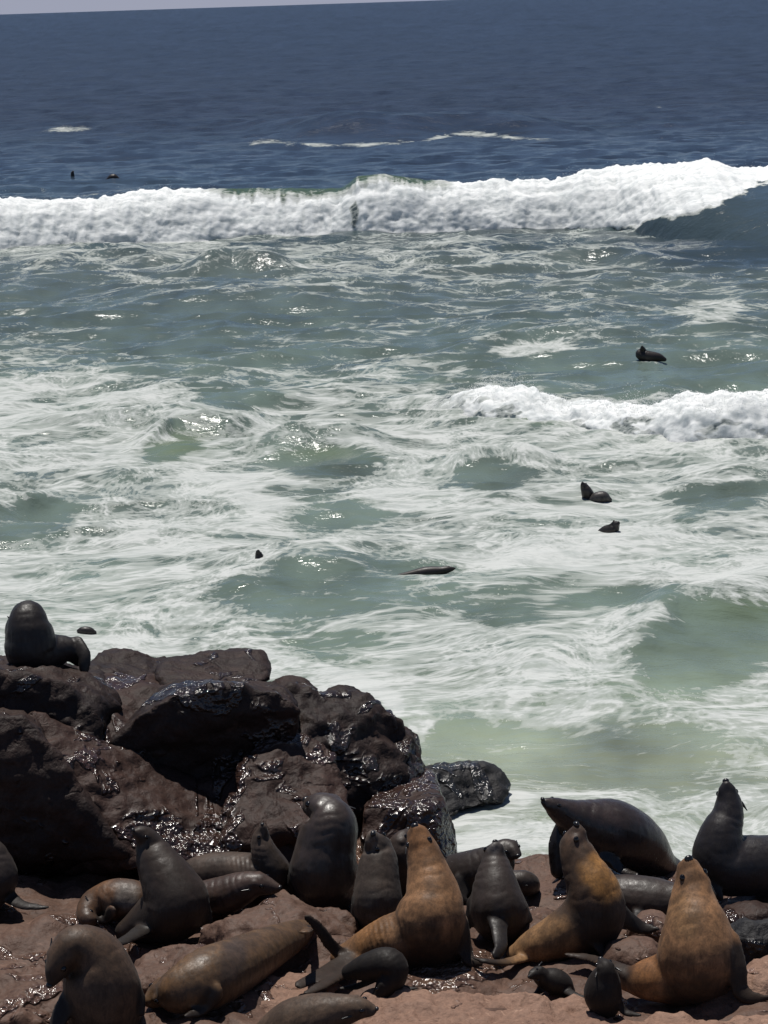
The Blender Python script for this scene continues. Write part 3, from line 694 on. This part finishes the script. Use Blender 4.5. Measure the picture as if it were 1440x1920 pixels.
SEALS = []
def seal(label, base, spine, fins, fur, head=True, top=(0, -.6, .8), wet=.3, patches=(), Y=None, group="seals resting on the rocks", voxel=None, centre=.6, name="seal", folds=(), up=None, ground=False):
    """spine: rump to nose tip as (px, py, depth offset in m, radius in px); the last three rows are skull, muzzle, nose tip.
    fins: (points (px, py, depth, half width px), normal, flatness)"""
    rmax = max(s[3] for s in spine)
    if Y is None:
        hy = plane_Y(*base) if base[1] > 1500 else hit(*base).y
        Y = hy + centre * rmax * mpp(hy)
    k = mpp(Y)
    if up:
        pc_, lean, under = up
        spine = [(s[0], s[1], s[2] + (0 if i < 3 else lean * (pc_ - s[1]) if s[1] < pc_ else under * (s[1] - pc_)) * k, s[3]) for i, s in enumerate(spine)]
    if ground:
        spine = [(s[0], s[1], plane_Y(s[0], s[1] + .8 * s[3]) + .45 * s[3] * k - Y, s[3]) for s in spine]
    C = [at(s[0], s[1], Y + s[2]) for s in spine]; R = [s[3] * k for s in spine]
    bm = bmesh.new()
    tube(bm, C, R, seg=24)
    if base is not None:
        f2 = []
        for pts, nrm, flat in fins:
            if nrm[2] >= .5 and base[1] > 1500:
                q = []
                for i, p in enumerate(pts):
                    g = plane_Y(p[0], p[1], 1.33) - Y; w = min(1, i / max(1, len(pts) - 2))
                    q.append((p[0], p[1], p[2] * (1 - w) + g * w, p[3]))
                pts = q
            f2.append((pts, nrm, flat))
        fins = f2
    for pts, nrm, flat in fins:
        tube(bm, [at(p[0], p[1], Y + p[2]) for p in pts], [p[3] * k for p in pts], nrm, flat, seg=14)
    if head:
        sk, mz, tip = C[-3], C[-2], C[-1]; fw = (tip - sk).normalized()
        up = Vector(top); up = (up - fw * up.dot(fw)).normalized(); sd = fw.cross(up).normalized()
        rs = R[-3]; rm = R[-2]
        for s in (-1, 1):   # cheeks / whisker pads and brow give the head its planes
            tube(bm, [mz + sd * s * rm * .35 - up * rm * .15, mz + sd * s * rm * .38 - up * rm * .2 + fw * rm * .5], [rm * .72, rm * .5], seg=12)
            tube(bm, [sk + sd * s * rs * .45 + up * rs * .35, sk + sd * s * rs * .4 + up * rs * .3 + fw * rs * .5], [rs * .5, rs * .38], seg=12)
    bmesh.ops.recalc_face_normals(bm, faces=bm.faces)
    me = bpy.data.meshes.new("seal"); bm.to_mesh(me); bm.free()
    me = remeshed(me, voxel or max(.008, rmax * k * .06), 5); me.name = "seal_body"
    V = coords(me); N = normals(me); x, y, z = V.T
    sd0 = len(SEALS) * 3.7
    V = V + N * ((.008 * pn(x / .3 + sd0, y / .3, z / .3) + .002 * fbm(x / .06, y / .06, z / .06 + sd0, 2)) * min(1, rmax * k / .2))[:, None]
    for (fx, fy, fr, fs, amt, dirn) in folds:      # skin folds: ripples round a spot
        c = np.array(at(fx, fy, Y - .1)); dd = np.linalg.norm(V - c, axis=1) / (fr * k)
        u = (V - c) @ np.array(dirn) / (fs * k)
        V = V + N * (amt * np.sin(u * 6.283 + 1.5 * pn(x / .1, y / .1, z / .1)) * np.exp(-dd ** 2))[:, None]
    if head and len(spine) > 6 and rmax * k > .13:   # loose skin folds round the neck
        for q, amt in ((-4, .007), (-5, .006)):
            c = np.array(C[q]); tv = np.array((C[q + 1] - C[q - 1]).normalized()); u = (V - c) @ tv
            near = np.exp(-(u / (R[q] * .75)) ** 2) * np.exp(-(np.linalg.norm(V - c, axis=1) / (R[q] * 1.9)) ** 4)
            V = V + N * (amt * near * (np.abs(np.sin(u / (R[q] * .16) + 2.5 * pn(x / .18, y / .18, z / .18 + sd0))) ** .6 - .6) * np.clip(.4 + 1.3 * pn(x / .25, y / .25 + sd0, z / .25), 0, 1.3))[:, None]
    base_pt = Vector((V[:, 0].mean(), V[:, 1].mean(), V[:, 2].min())); base0 = base_pt.copy()
    col = np.tile(np.array([fur], float), (len(V), 1))
    blotch = fbm(x / .22 + sd0, y / .22, z / .22, 3)
    col *= (1 + .22 * blotch)[:, None]
    # flippers are bare dark leather
    fd = np.full(len(V), 9.0)
    for pts, nrm, flat in fins:
        L = len(pts); Cn = cr(np.array([tuple(at(p[0], p[1], Y + p[2])) for p in pts]), np.linspace(0, L - 1, L * 4))
        Wn = cr(np.array([[p[3]] for p in pts], float), np.linspace(0, L - 1, L * 4))[:, 0] * k
        s0 = L * 4 // 6
        for c, w in zip(Cn[s0:], Wn[s0:]): fd = np.minimum(fd, np.linalg.norm(V - c, axis=1) / max(w, .01))
    m = (1 - sstep(.9, 1.5, fd))[:, None]
    col = col * (1 - .92 * m) + np.array([[.012, .010, .0095]]) * .92 * m
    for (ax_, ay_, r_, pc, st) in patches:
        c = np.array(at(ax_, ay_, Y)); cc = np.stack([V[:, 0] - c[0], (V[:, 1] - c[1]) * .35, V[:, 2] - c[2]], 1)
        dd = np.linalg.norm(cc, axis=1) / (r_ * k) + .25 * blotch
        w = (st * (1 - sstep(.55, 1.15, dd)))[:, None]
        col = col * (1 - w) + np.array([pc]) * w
    V = V - np.array(base_pt)
    me.vertices.foreach_set("co", V.astype(np.float32).ravel()); me.update()
    set_attr(me, "fur", np.clip(col, 0, 1), 'FLOAT_COLOR'); set_attr(me, "wet", np.full(len(V), wet))
    if base is not None and BVH:
        lowest = V[np.argsort(V[:, 2])[:max(30, len(V) // 12)]][::7]; gaps = []
        for q in lowest:
            for b in BVH:
                h = b.ray_cast(Vector(q) + base_pt + Vector((0, 0, .6)), Vector((0, 0, -1)))
                if h[0] is not None: gaps.append(q[2] + base_pt.z - h[0].z)
        if gaps:
            g = float(np.percentile(gaps, 15))
            if g < -.09: base_pt = base_pt + Vector((0, 0, min(.10 if rmax * k < .16 else .02, -.09 - g)))
            if g > -.03: base_pt = base_pt - Vector((0, 0, min(.35, g + .03)))
    o = link(name, me, M_FUR); o.location = base_pt
    tag(o, label, "seal", group); SEALS.append(o)
    if head:
        def part(n, me_, mat):
            p = link(n, me_, mat, o); me_.transform(Matrix.Translation(-base0)); return p
        ei = sk + fw * rs * .62 + up * rs * .42
        for s in (-1, 1):
            e = ei + sd * s * rs * .66; r = rs * .17
            part("eye", blob_mesh("eye", e, (fw * r * 1.3, sd * r, up * r)), M_EYE)
            ec = sk - fw * rs * .15 + sd * s * rs * .95 + up * rs * .1
            bm = bmesh.new(); tube(bm, [ec, ec + (sd * s * .5 - fw * 1.0) * rs * .22, ec + (sd * s * .8 - fw * 1.6) * rs * .4], [rs * .11, rs * .1, rs * .03], seg=8, step=3)
            em = bpy.data.meshes.new("ear"); bm.to_mesh(em); bm.free(); part("ear", em, M_NOSE)
        rt = R[-1]
        part("nose", blob_mesh("nose", tip + fw * rt * .75 + up * rt * .3, (fw * rt * .5, sd * rt * .62, up * rt * .45)), M_NOSE)
    return o

GOLD = (.28, .146, .070); BROWN = (.10, .056, .032); DARK = (.030, .021, .017); GREY = (.056, .042, .035); BLACK = (.011, .009, .008); TANF = (.135, .083, .047)
CAMN = (0, -1, .25)
# the golden seal in the middle
seal("golden brown seal sitting upright in the middle, dark hind flippers spread to the left",
     (808, 1812), [(640, 1800, .10, 22), (690, 1785, .08, 40), (752, 1765, .05, 54), (806, 1770, 0, 64), (808, 1728, 0, 70), (812, 1685, 0, 55), (803, 1640, .03, 42), (793, 1600, .04, 32), (786, 1580, .02, 24), (781, 1562, .0, 13)],
     [([(645, 1800, .0, 16), (620, 1775, -.02, 14), (598, 1745, -.03, 13), (576, 1724, -.04, 8)], CAMN, .35),
      ([(660, 1800, -.05, 20), (630, 1815, -.12, 19), (595, 1836, -.2, 18), (562, 1852, -.26, 13)], (0, -.5, 1), .35),
      ([(665, 1810, -.08, 18), (640, 1830, -.18, 15), (605, 1852, -.26, 14), (575, 1866, -.3, 9)], (0, -.5, 1), .35),
      ([(860, 1740, .0, 26), (872, 1785, -.03, 20), (880, 1806, -.08, 16), (900, 1812, -.1, 8)], (.6, -.7, .2), .35)],
     GOLD, top=(-.2, -.75, .4), up=(1725, .38, .9), wet=.15, patches=[(808, 1790, 88, (.026, .018, .014), .9), (690, 1755, 48, (.26, .12, .04), .7), (790, 1590, 36, (.24, .11, .045), .6)],  # dark first patch: underside shade painted into the fur, along with wet belly
     folds=[(712, 1755, 42, 11, .006, (1, 0, .3))])
seal("small black pup lying against the golden seal in the middle, head down on the rock",
     (715, 1868), [(655, 1822, .08, 16), (690, 1812, .04, 28), (728, 1808, 0, 34), (735, 1830, -.04, 29), (722, 1850, -.08, 20), (713, 1862, -.1, 14), (706, 1870, -.11, 8)],
     [([(700, 1835, 0, 12), (670, 1848, -.05, 10), (640, 1852, -.08, 5)], (0, -.5, 1), .4), ([(740, 1840, -.05, 11), (760, 1852, -.1, 9), (780, 1852, -.12, 4)], (0, -.5, 1), .4)],
     BLACK, top=(.3, -.9, .2), wet=.1)
seal("golden seal sitting upright at the lower right, front flipper stretched to the right",
     (1310, 1878), [(1178, 1838, .16, 24), (1205, 1838, .12, 38), (1255, 1835, .08, 52), (1308, 1832, 0, 66), (1308, 1796, 0, 77), (1306, 1740, 0, 66), (1300, 1695, .03, 48), (1297, 1660, .04, 36), (1294, 1638, .02, 27), (1291, 1620, 0, 15)],
     [([(1368, 1765, -.06, 26), (1384, 1815, -.12, 22), (1388, 1858, -.16, 20), (1414, 1872, -.18, 15), (1446, 1870, -.18, 7)], (.5, -.8, .3), .35),
      ([(1195, 1830, .08, 20), (1150, 1810, .02, 17), (1105, 1796, -.02, 14), (1062, 1790, -.04, 8)], (0, -.4, 1), .35)],
     GOLD, top=(.25, -.75, .4), up=(1790, .38, .9), wet=.15, patches=[(1300, 1860, 84, (.03, .02, .015), .88), (1215, 1825, 40, (.27, .115, .04), .7), (1280, 1715, 40, (.25, .14, .06), .5), (1345, 1790, 28, (.04, .03, .025), .5)])  # dark first patch paints lower-body shade plus wet fur into the coat colour
seal("small dark pup sitting with its back turned beside the lower right golden seal",
     (1132, 1897), [(1132, 1872, .02, 30), (1130, 1850, 0, 37), (1134, 1822, -.02, 30), (1136, 1806, -.04, 20), (1134, 1797, -.02, 14), (1128, 1790, .06, 9)],
     [([(1158, 1862, -.03, 9), (1172, 1884, -.08, 8), (1200, 1890, -.1, 4)], (0, -.5, 1), .4)],
     (.016, .013, .012), top=(0, -.7, .7), wet=.1)
seal("brown seal with an orange shoulder, sitting upright with its nose up",
     (1100, 1785), [(970, 1790, .1, 22), (1000, 1775, .08, 34), (1050, 1755, .05, 46), (1110, 1722, 0, 62), (1112, 1672, 0, 52), (1092, 1625, .02, 40), (1080, 1588, .03, 32), (1080, 1570, .02, 24), (1083, 1555, 0, 13)],
     [([(1150, 1700, .0, 26), (1178, 1725, -.03, 20), (1205, 1740, -.06, 14), (1235, 1742, -.08, 6)], (.2, -.8, .5), .35),
      ([(1108, 1750, -.08, 20), (1120, 1770, -.14, 14), (1132, 1790, -.18, 10)], (.4, -.8, .2), .4),
      ([(985, 1795, .0, 14), (945, 1805, -.04, 11), (910, 1802, -.06, 8), (882, 1796, -.08, 4)], (0, -.4, 1), .4)],
     (.085, .05, .03), top=(-.8, -.35, .4), up=(1705, .32, .8), wet=.25, patches=[(1110, 1735, 70, (.026, .018, .014), .8), (1135, 1640, 50, (.34, .165, .05), 1.0), (1005, 1768, 80, (.30, .165, .075), .9), (1085, 1575, 26, (.085, .05, .04), .5)])  # first patch: shade below the chest put into the fur colour, with damp fur
seal("black pup curled up below the brown seal with the orange shoulder",
     (1035, 1838), [(1064, 1832, .0, 15), (1053, 1820, 0, 23), (1036, 1812, 0, 25), (1018, 1806, -.02, 19), (1009, 1799, -.04, 16), (1000, 1800, -.08, 11), (993, 1804, -.11, 6)],
     [([(1052, 1824, 0, 11), (1075, 1838, 0, 9), (1094, 1842, 0, 4)], (0, -.5, 1), .4), ([(1020, 1814, -.02, 11), (1012, 1830, -.08, 9), (998, 1840, -.12, 4)], (0, -.5, 1), .4)], BLACK, top=(.4, -.8, .2), wet=.2)
seal("dark grey seal with a pale muzzle sitting upright on a straight black front flipper",
     (932, 1752), [(965, 1745, .3, 26), (950, 1735, .15, 44), (936, 1715, 0, 57), (930, 1675, 0, 47), (928, 1640, .02, 35), (928, 1615, .03, 25), (929, 1602, .02, 18), (929, 1591, 0, 10)],
     [([(932, 1720, -.14, 24), (936, 1750, -.3, 18), (938, 1780, -.46, 16), (930, 1796, -.56, 12)], (.2, -1, .1), .45),
      ([(975, 1710, .0, 20), (992, 1740, -.02, 14), (1000, 1752, -.04, 6)], (.4, -.8, .2), .4), ([(890, 1700, .0, 18), (880, 1735, -.02, 12), (878, 1748, -.04, 6)], (-.4, -.8, .2), .4)],
     (.045, .033, .028), top=(0, .3, .9), up=(1700, .35, .8), wet=.35, patches=[(928, 1600, 20, (.15, .14, .135), .7)])
seal("grey seal with a dark nose looking up, left of the middle golden seal",
     (705, 1740), [(720, 1738, .35, 30), (712, 1725, .18, 44), (708, 1700, 0, 49), (708, 1655, 0, 42), (710, 1615, .02, 36), (708, 1595, .02, 28), (703, 1583, -.02, 21), (699, 1574, -.06, 12)],
     [([(672, 1690, 0, 16), (668, 1725, -.02, 13), (672, 1742, -.04, 7)], (-.4, -.8, .2), .4)],
     (.072, .053, .041), top=(.2, -.6, .8), up=(1700, .3, .5), wet=.3, patches=[(715, 1690, 38, (.10, .09, .08), .5), (695, 1580, 18, (.17, .13, .10), .6)])
seal("brown seal mostly hidden behind the golden seal in the middle",
     (755, 1690), [(765, 1690, .3, 30), (760, 1660, .1, 38), (755, 1625, 0, 33), (752, 1605, 0, 24), (758, 1590, .03, 17), (764, 1582, .06, 9)],
     [], (.05, .033, .026), top=(0, .2, .9), wet=.3)
seal("black seal lying behind the grey one, head raised and turned to the right",
     (880, 1690), [(828, 1640, .5, 20), (850, 1640, .3, 40), (890, 1640, .1, 48), (925, 1622, 0, 40), (945, 1600, -.02, 28), (955, 1594, -.03, 21), (963, 1598, -.08, 15), (968, 1604, -.12, 8)],
     [([(870, 1650, -.05, 20), (866, 1680, -.12, 14), (875, 1690, -.15, 7)], (0, -1, .2), .4)],
     DARK, top=(-.1, -.3, 1), wet=.4)
seal("small dark grey seal asleep beside the white water, behind the black seal",
     (985, 1668), [(1000, 1655, .2, 12), (992, 1648, .1, 22), (980, 1644, .0, 24), (966, 1640, -.02, 20), (955, 1640, -.02, 15), (948, 1644, -.04, 8)],
     [], GREY, top=(0, -.3, 1), wet=.4)
seal("large grey bull seal seen from behind, its wet neck glinting below the lumpy rock",
     (610, 1690), [(640, 1680, .5, 40), (622, 1665, .25, 60), (608, 1640, 0, 66), (612, 1590, 0, 58), (620, 1550, .02, 52), (612, 1528, .08, 38), (596, 1516, .14, 27), (582, 1512, .2, 15)],
     [([(560, 1630, 0, 22), (552, 1665, -.02, 16), (556, 1682, -.04, 8)], (-.4, -.8, .2), .4), ([(655, 1630, 0, 20), (664, 1660, -.02, 14), (662, 1680, -.04, 7)], (.4, -.8, .2), .4)],
     (.050, .035, .029), top=(.3, -.4, .9), wet=.7)
seal("brown seal pointing its dark nose straight up in front of the wet rocks",
     (520, 1680), [(330, 1640, .25, 22), (372, 1632, .22, 38), (430, 1628, .15, 42), (485, 1632, .05, 42), (510, 1625, 0, 36), (496, 1590, 0, 27), (490, 1565, .02, 20), (491, 1552, .02, 15), (493, 1541, 0, 8)],
     [([(528, 1630, 0, 18), (540, 1650, -.02, 12), (546, 1664, -.04, 6)], (.4, -.8, .2), .4)],
     (.075, .052, .040), top=(-.9, -.2, .3), wet=.3, patches=[(500, 1600, 36, (.028, .022, .02), .7), (440, 1600, 26, (.11, .075, .055), .5)], folds=[(455, 1600, 34, 9, .004, (1, 0, .2))])
seal("reddish brown seal resting its head to the right on a glinting wet rock",
     (455, 1700), [(330, 1690, .1, 26), (370, 1678, .05, 36), (415, 1668, 0, 38), (455, 1652, -.05, 32), (480, 1645, -.08, 25), (500, 1648, -.1, 18), (517, 1652, -.12, 10)],
     [([(430, 1670, -.12, 14), (422, 1690, -.18, 12), (400, 1696, -.2, 6)], (0, -.8, .5), .4)],
     (.07, .042, .033), top=(0, -.3, 1), wet=.55)
seal("dark brown seal sitting with raised head in front of the black rock face",
     (320, 1740), [(240, 1745, .1, 26), (290, 1722, .08, 50), (330, 1700, 0, 64), (318, 1660, 0, 56), (296, 1618, .03, 42), (282, 1588, .05, 30), (274, 1572, .02, 22), (262, 1562, -.02, 16), (252, 1560, -.06, 8)],
     [([(370, 1690, 0, 22), (385, 1725, -.03, 17), (390, 1748, -.05, 9)], (.4, -.8, .2), .4), ([(275, 1740, -.05, 20), (230, 1765, -.12, 14), (195, 1775, -.16, 7)], (0, -.5, 1), .4)],
     (.036, .024, .018), top=(.3, -.3, .9), up=(1690, .3, .7), wet=.35, patches=[(330, 1655, 30, (.06, .048, .04), .4)])
seal("orange and grey seal curled asleep on the flat rock at the left",
     (205, 1722), [(285, 1690, .2, 26), (255, 1682, .12, 40), (215, 1680, 0, 42), (180, 1688, -.02, 33), (163, 1704, -.04, 22), (166, 1716, -.06, 15), (180, 1718, -.1, 8)],
     [([(210, 1700, -.15, 12), (196, 1714, -.2, 11), (176, 1718, -.22, 6)], (0, -.8, .5), .4)],
     (.10, .055, .033), top=(-.6, -.6, .2), ground=True, wet=.35, patches=[(190, 1665, 28, (.17, .08, .035), .7), (240, 1670, 26, (.2, .18, .16), .6)])
seal("dark seal cut off by the left edge, lying on the flat purple rock",
     (10, 1700), [(-60, 1680, 0, 50), (-30, 1655, 0, 58), (-10, 1640, 0, 46), (-14, 1605, .02, 32), (-22, 1590, .03, 24), (-34, 1582, .02, 17), (-46, 1580, 0, 9)],
     [([(15, 1680, -.05, 18), (45, 1697, -.1, 12), (88, 1700, -.12, 6)], (0, -.4, 1), .4)], (.04, .03, .026), top=(.3, -.3, .9), wet=.3)
seal("big brown seal hunched over at the bottom left, seen from behind",
     (200, 1925), [(205, 1960, .1, 60), (196, 1900, .05, 74), (190, 1850, 0, 74), (172, 1798, .0, 58), (140, 1780, -.05, 40), (118, 1800, -.1, 30), (104, 1826, -.14, 21), (98, 1845, -.16, 12)],
     [([(240, 1850, 0, 22), (258, 1880, -.03, 18), (266, 1905, -.06, 9)], (.4, -.8, .2), .4), ([(130, 1880, -.1, 22), (112, 1915, -.16, 20), (100, 1950, -.2, 14)], (-.4, -.8, .2), .4)],
     (.088, .053, .033), top=(-.4, -.8, .4), wet=.25, patches=[(180, 1880, 60, (.11, .078, .055), .6), (105, 1820, 28, (.022, .018, .016), .7)], Y=17.6)
seal("long tan seal asleep on its side, stretched across the rocks at the lower left",
     (430, 1890), [(585, 1738, .35, 10), (560, 1750, .3, 28), (510, 1776, .2, 42), (450, 1806, .1, 54), (390, 1836, 0, 60), (340, 1856, -.05, 48), (312, 1862, -.08, 32), (292, 1868, -.1, 22), (278, 1878, -.12, 12)],
     [([(400, 1860, -.18, 20), (380, 1890, -.24, 15), (350, 1905, -.28, 7)], (0, -.8, .5), .4), ([(570, 1748, .2, 12), (590, 1740, .2, 9), (604, 1742, .2, 5)], (0, -.5, 1), .4)],
     (.125, .070, .034), top=(-.2, -.5, .9), ground=True, wet=.45, patches=[(330, 1850, 45, (.17, .09, .045), .6), (440, 1800, 34, (.05, .038, .034), .6), (520, 1770, 36, (.14, .085, .045), .5)])
seal("grey brown seal at the bottom edge, only its head and back showing",
     (620, 1925), [(510, 1960, .1, 50), (555, 1928, .05, 54), (605, 1908, 0, 46), (640, 1898, -.03, 34), (666, 1894, -.05, 26), (688, 1894, -.06, 18), (700, 1896, -.07, 9)],
     [], (.10, .064, .042), top=(0, -.4, 1), wet=.2, Y=17.05)
seal("large wet black seal bending its neck to the left beside the white water",
     (1120, 1640), [(1290, 1650, .5, 20), (1240, 1630, .4, 36), (1200, 1590, .25, 54), (1150, 1565, .1, 63), (1105, 1550, 0, 50), (1072, 1535, -.08, 34), (1047, 1522, -.14, 23), (1033, 1514, -.18, 16), (1021, 1508, -.2, 9)],
     [([(1075, 1560, .0, 36), (1052, 1590, -.05, 26), (1047, 1636, -.1, 17)], (0, -1, .2), .5), ([(1140, 1610, -.15, 18), (1165, 1635, -.2, 12), (1195, 1645, -.22, 6)], (0, -.6, .8), .4)],
     (.042, .029, .026), top=(0, -.2, 1), wet=.9)
seal("dark grey brown seal lying flat behind the brown seal with the orange shoulder",
     (1210, 1705), [(1080, 1640, .3, 20), (1120, 1645, .2, 38), (1180, 1655, .1, 48), (1240, 1660, .05, 46), (1285, 1655, 0, 30), (1300, 1650, 0, 24), (1318, 1650, -.02, 17), (1332, 1654, -.04, 9)],
     [([(1200, 1680, -.12, 16), (1196, 1702, -.2, 13), (1188, 1716, -.24, 7)], (0, -1, .3), .4)],
     (.045, .032, .026), top=(0, -.3, 1), wet=.5)
seal("black seal with its nose in the air and both ears showing, at the right edge",
     (1350, 1680), [(1560, 1640, .3, 46), (1490, 1625, .2, 60), (1420, 1622, .08, 58), (1356, 1618, 0, 58), (1352, 1568, 0, 44), (1364, 1530, .02, 31), (1366, 1505, .03, 26), (1364, 1488, .02, 20), (1362, 1473, 0, 11)],
     [([(1330, 1630, -.1, 22), (1338, 1665, -.16, 18), (1350, 1682, -.2, 9)], (-.2, -1, .2), .4)],
     (.022, .019, .021), top=(0, .8, .5), up=(1610, .2, .6), wet=.5)
seal("black seal hunched on top of the rocks at the upper left",
     (60, 1242), [(150, 1238, .15, 16), (128, 1222, .12, 24), (92, 1226, .08, 36), (60, 1226, 0, 48), (57, 1202, 0, 47), (53, 1178, .01, 43), (52, 1162, .05, 34), (46, 1165, .2, 26), (44, 1180, .34, 18), (43, 1192, .4, 10)],
     [([(142, 1215, .1, 20), (158, 1232, .02, 14), (158, 1255, -.02, 11), (158, 1272, -.04, 6)], (0, -1, .2), .5)],
     (.016, .013, .013), top=(0, -.3, .9), wet=.45, Y=None, centre=.3)

# seals out in the water
def swimmer(label, px, py, spine, fur=(.03, .025, .025), fins=(), **kw):
    p = sea_point(px, py)
    return seal(label, None, spine, list(fins), fur, wet=.6, Y=p.y, group="seals swimming in the surf", voxel=.012, **kw)
swimmer("dark seal riding the green water behind the small broken wave, head up", 1215, 674,
        [(1246, 674, .0, 4), (1234, 670, 0, 8), (1212, 668, 0, 11), (1200, 664, 0, 9), (1205, 657, 0, 6), (1205, 654, -.05, 5), (1204, 651, -.1, 3)])
swimmer("dark seal rearing its head up out of the foam, beside a rolling back", 1100, 935,
        [(1106, 940, .1, 10), (1103, 930, .05, 12), (1099, 920, 0, 10), (1096, 914, 0, 8), (1094, 910, -.02, 6), (1092, 906, -.04, 3)])
swimmer("grey seal back rolling in the foam beside the rearing seal", 1128, 938,
        [(1108, 938, 0, 6), (1118, 934, 0, 11), (1132, 933, 0, 12), (1143, 937, 0, 5)], (.06, .056, .055), head=False)
swimmer("dark seal playing at the edge of the green patch, head turned right", 1150, 996,
        [(1126, 996, .1, 5), (1136, 994, .05, 9), (1150, 992, 0, 10), (1154, 986, 0, 8), (1156, 983, -.04, 6), (1159, 981, -.06, 4)],
        fins=[([(1140, 990, 0, 5), (1150, 982, -.02, 4), (1151, 976, -.02, 2)], CAMN, .5)])
swimmer("small lone seal head poking up in the foam left of the middle", 485, 1046,
        [(486, 1052, 0, 9), (486, 1044, 0, 8), (485, 1040, 0, 7), (484, 1036, -.02, 5), (484, 1033, -.04, 3)])
swimmer("long dark seal gliding along the surface between foam and green water", 800, 1076,
        [(740, 1082, .0, 4), (770, 1078, 0, 8), (800, 1073, 0, 11), (828, 1070, 0, 8), (838, 1068, 0, 7), (845, 1067, 0, 5), (851, 1066, 0, 3)])
swimmer("dark seal head low in the foam just off the upper left rock", 160, 1186,
        [(178, 1186, 0, 4), (170, 1184, 0, 8), (160, 1183, 0, 9), (153, 1182, 0, 7), (147, 1183, 0, 4)], head=False)
swimmer("tiny distant seal head standing up in the blue water at the left", 136, 330,
        [(136, 333, 0, 4), (136, 328, 0, 3.5), (136, 324, 0, 3), (137, 322, -.02, 2)], head=False)
swimmer("tiny distant seal beside a splash, just behind the big wave at the left", 212, 340,
        [(202, 338, 0, 4), (212, 333, 0, 7), (222, 337, 0, 4)], head=False)
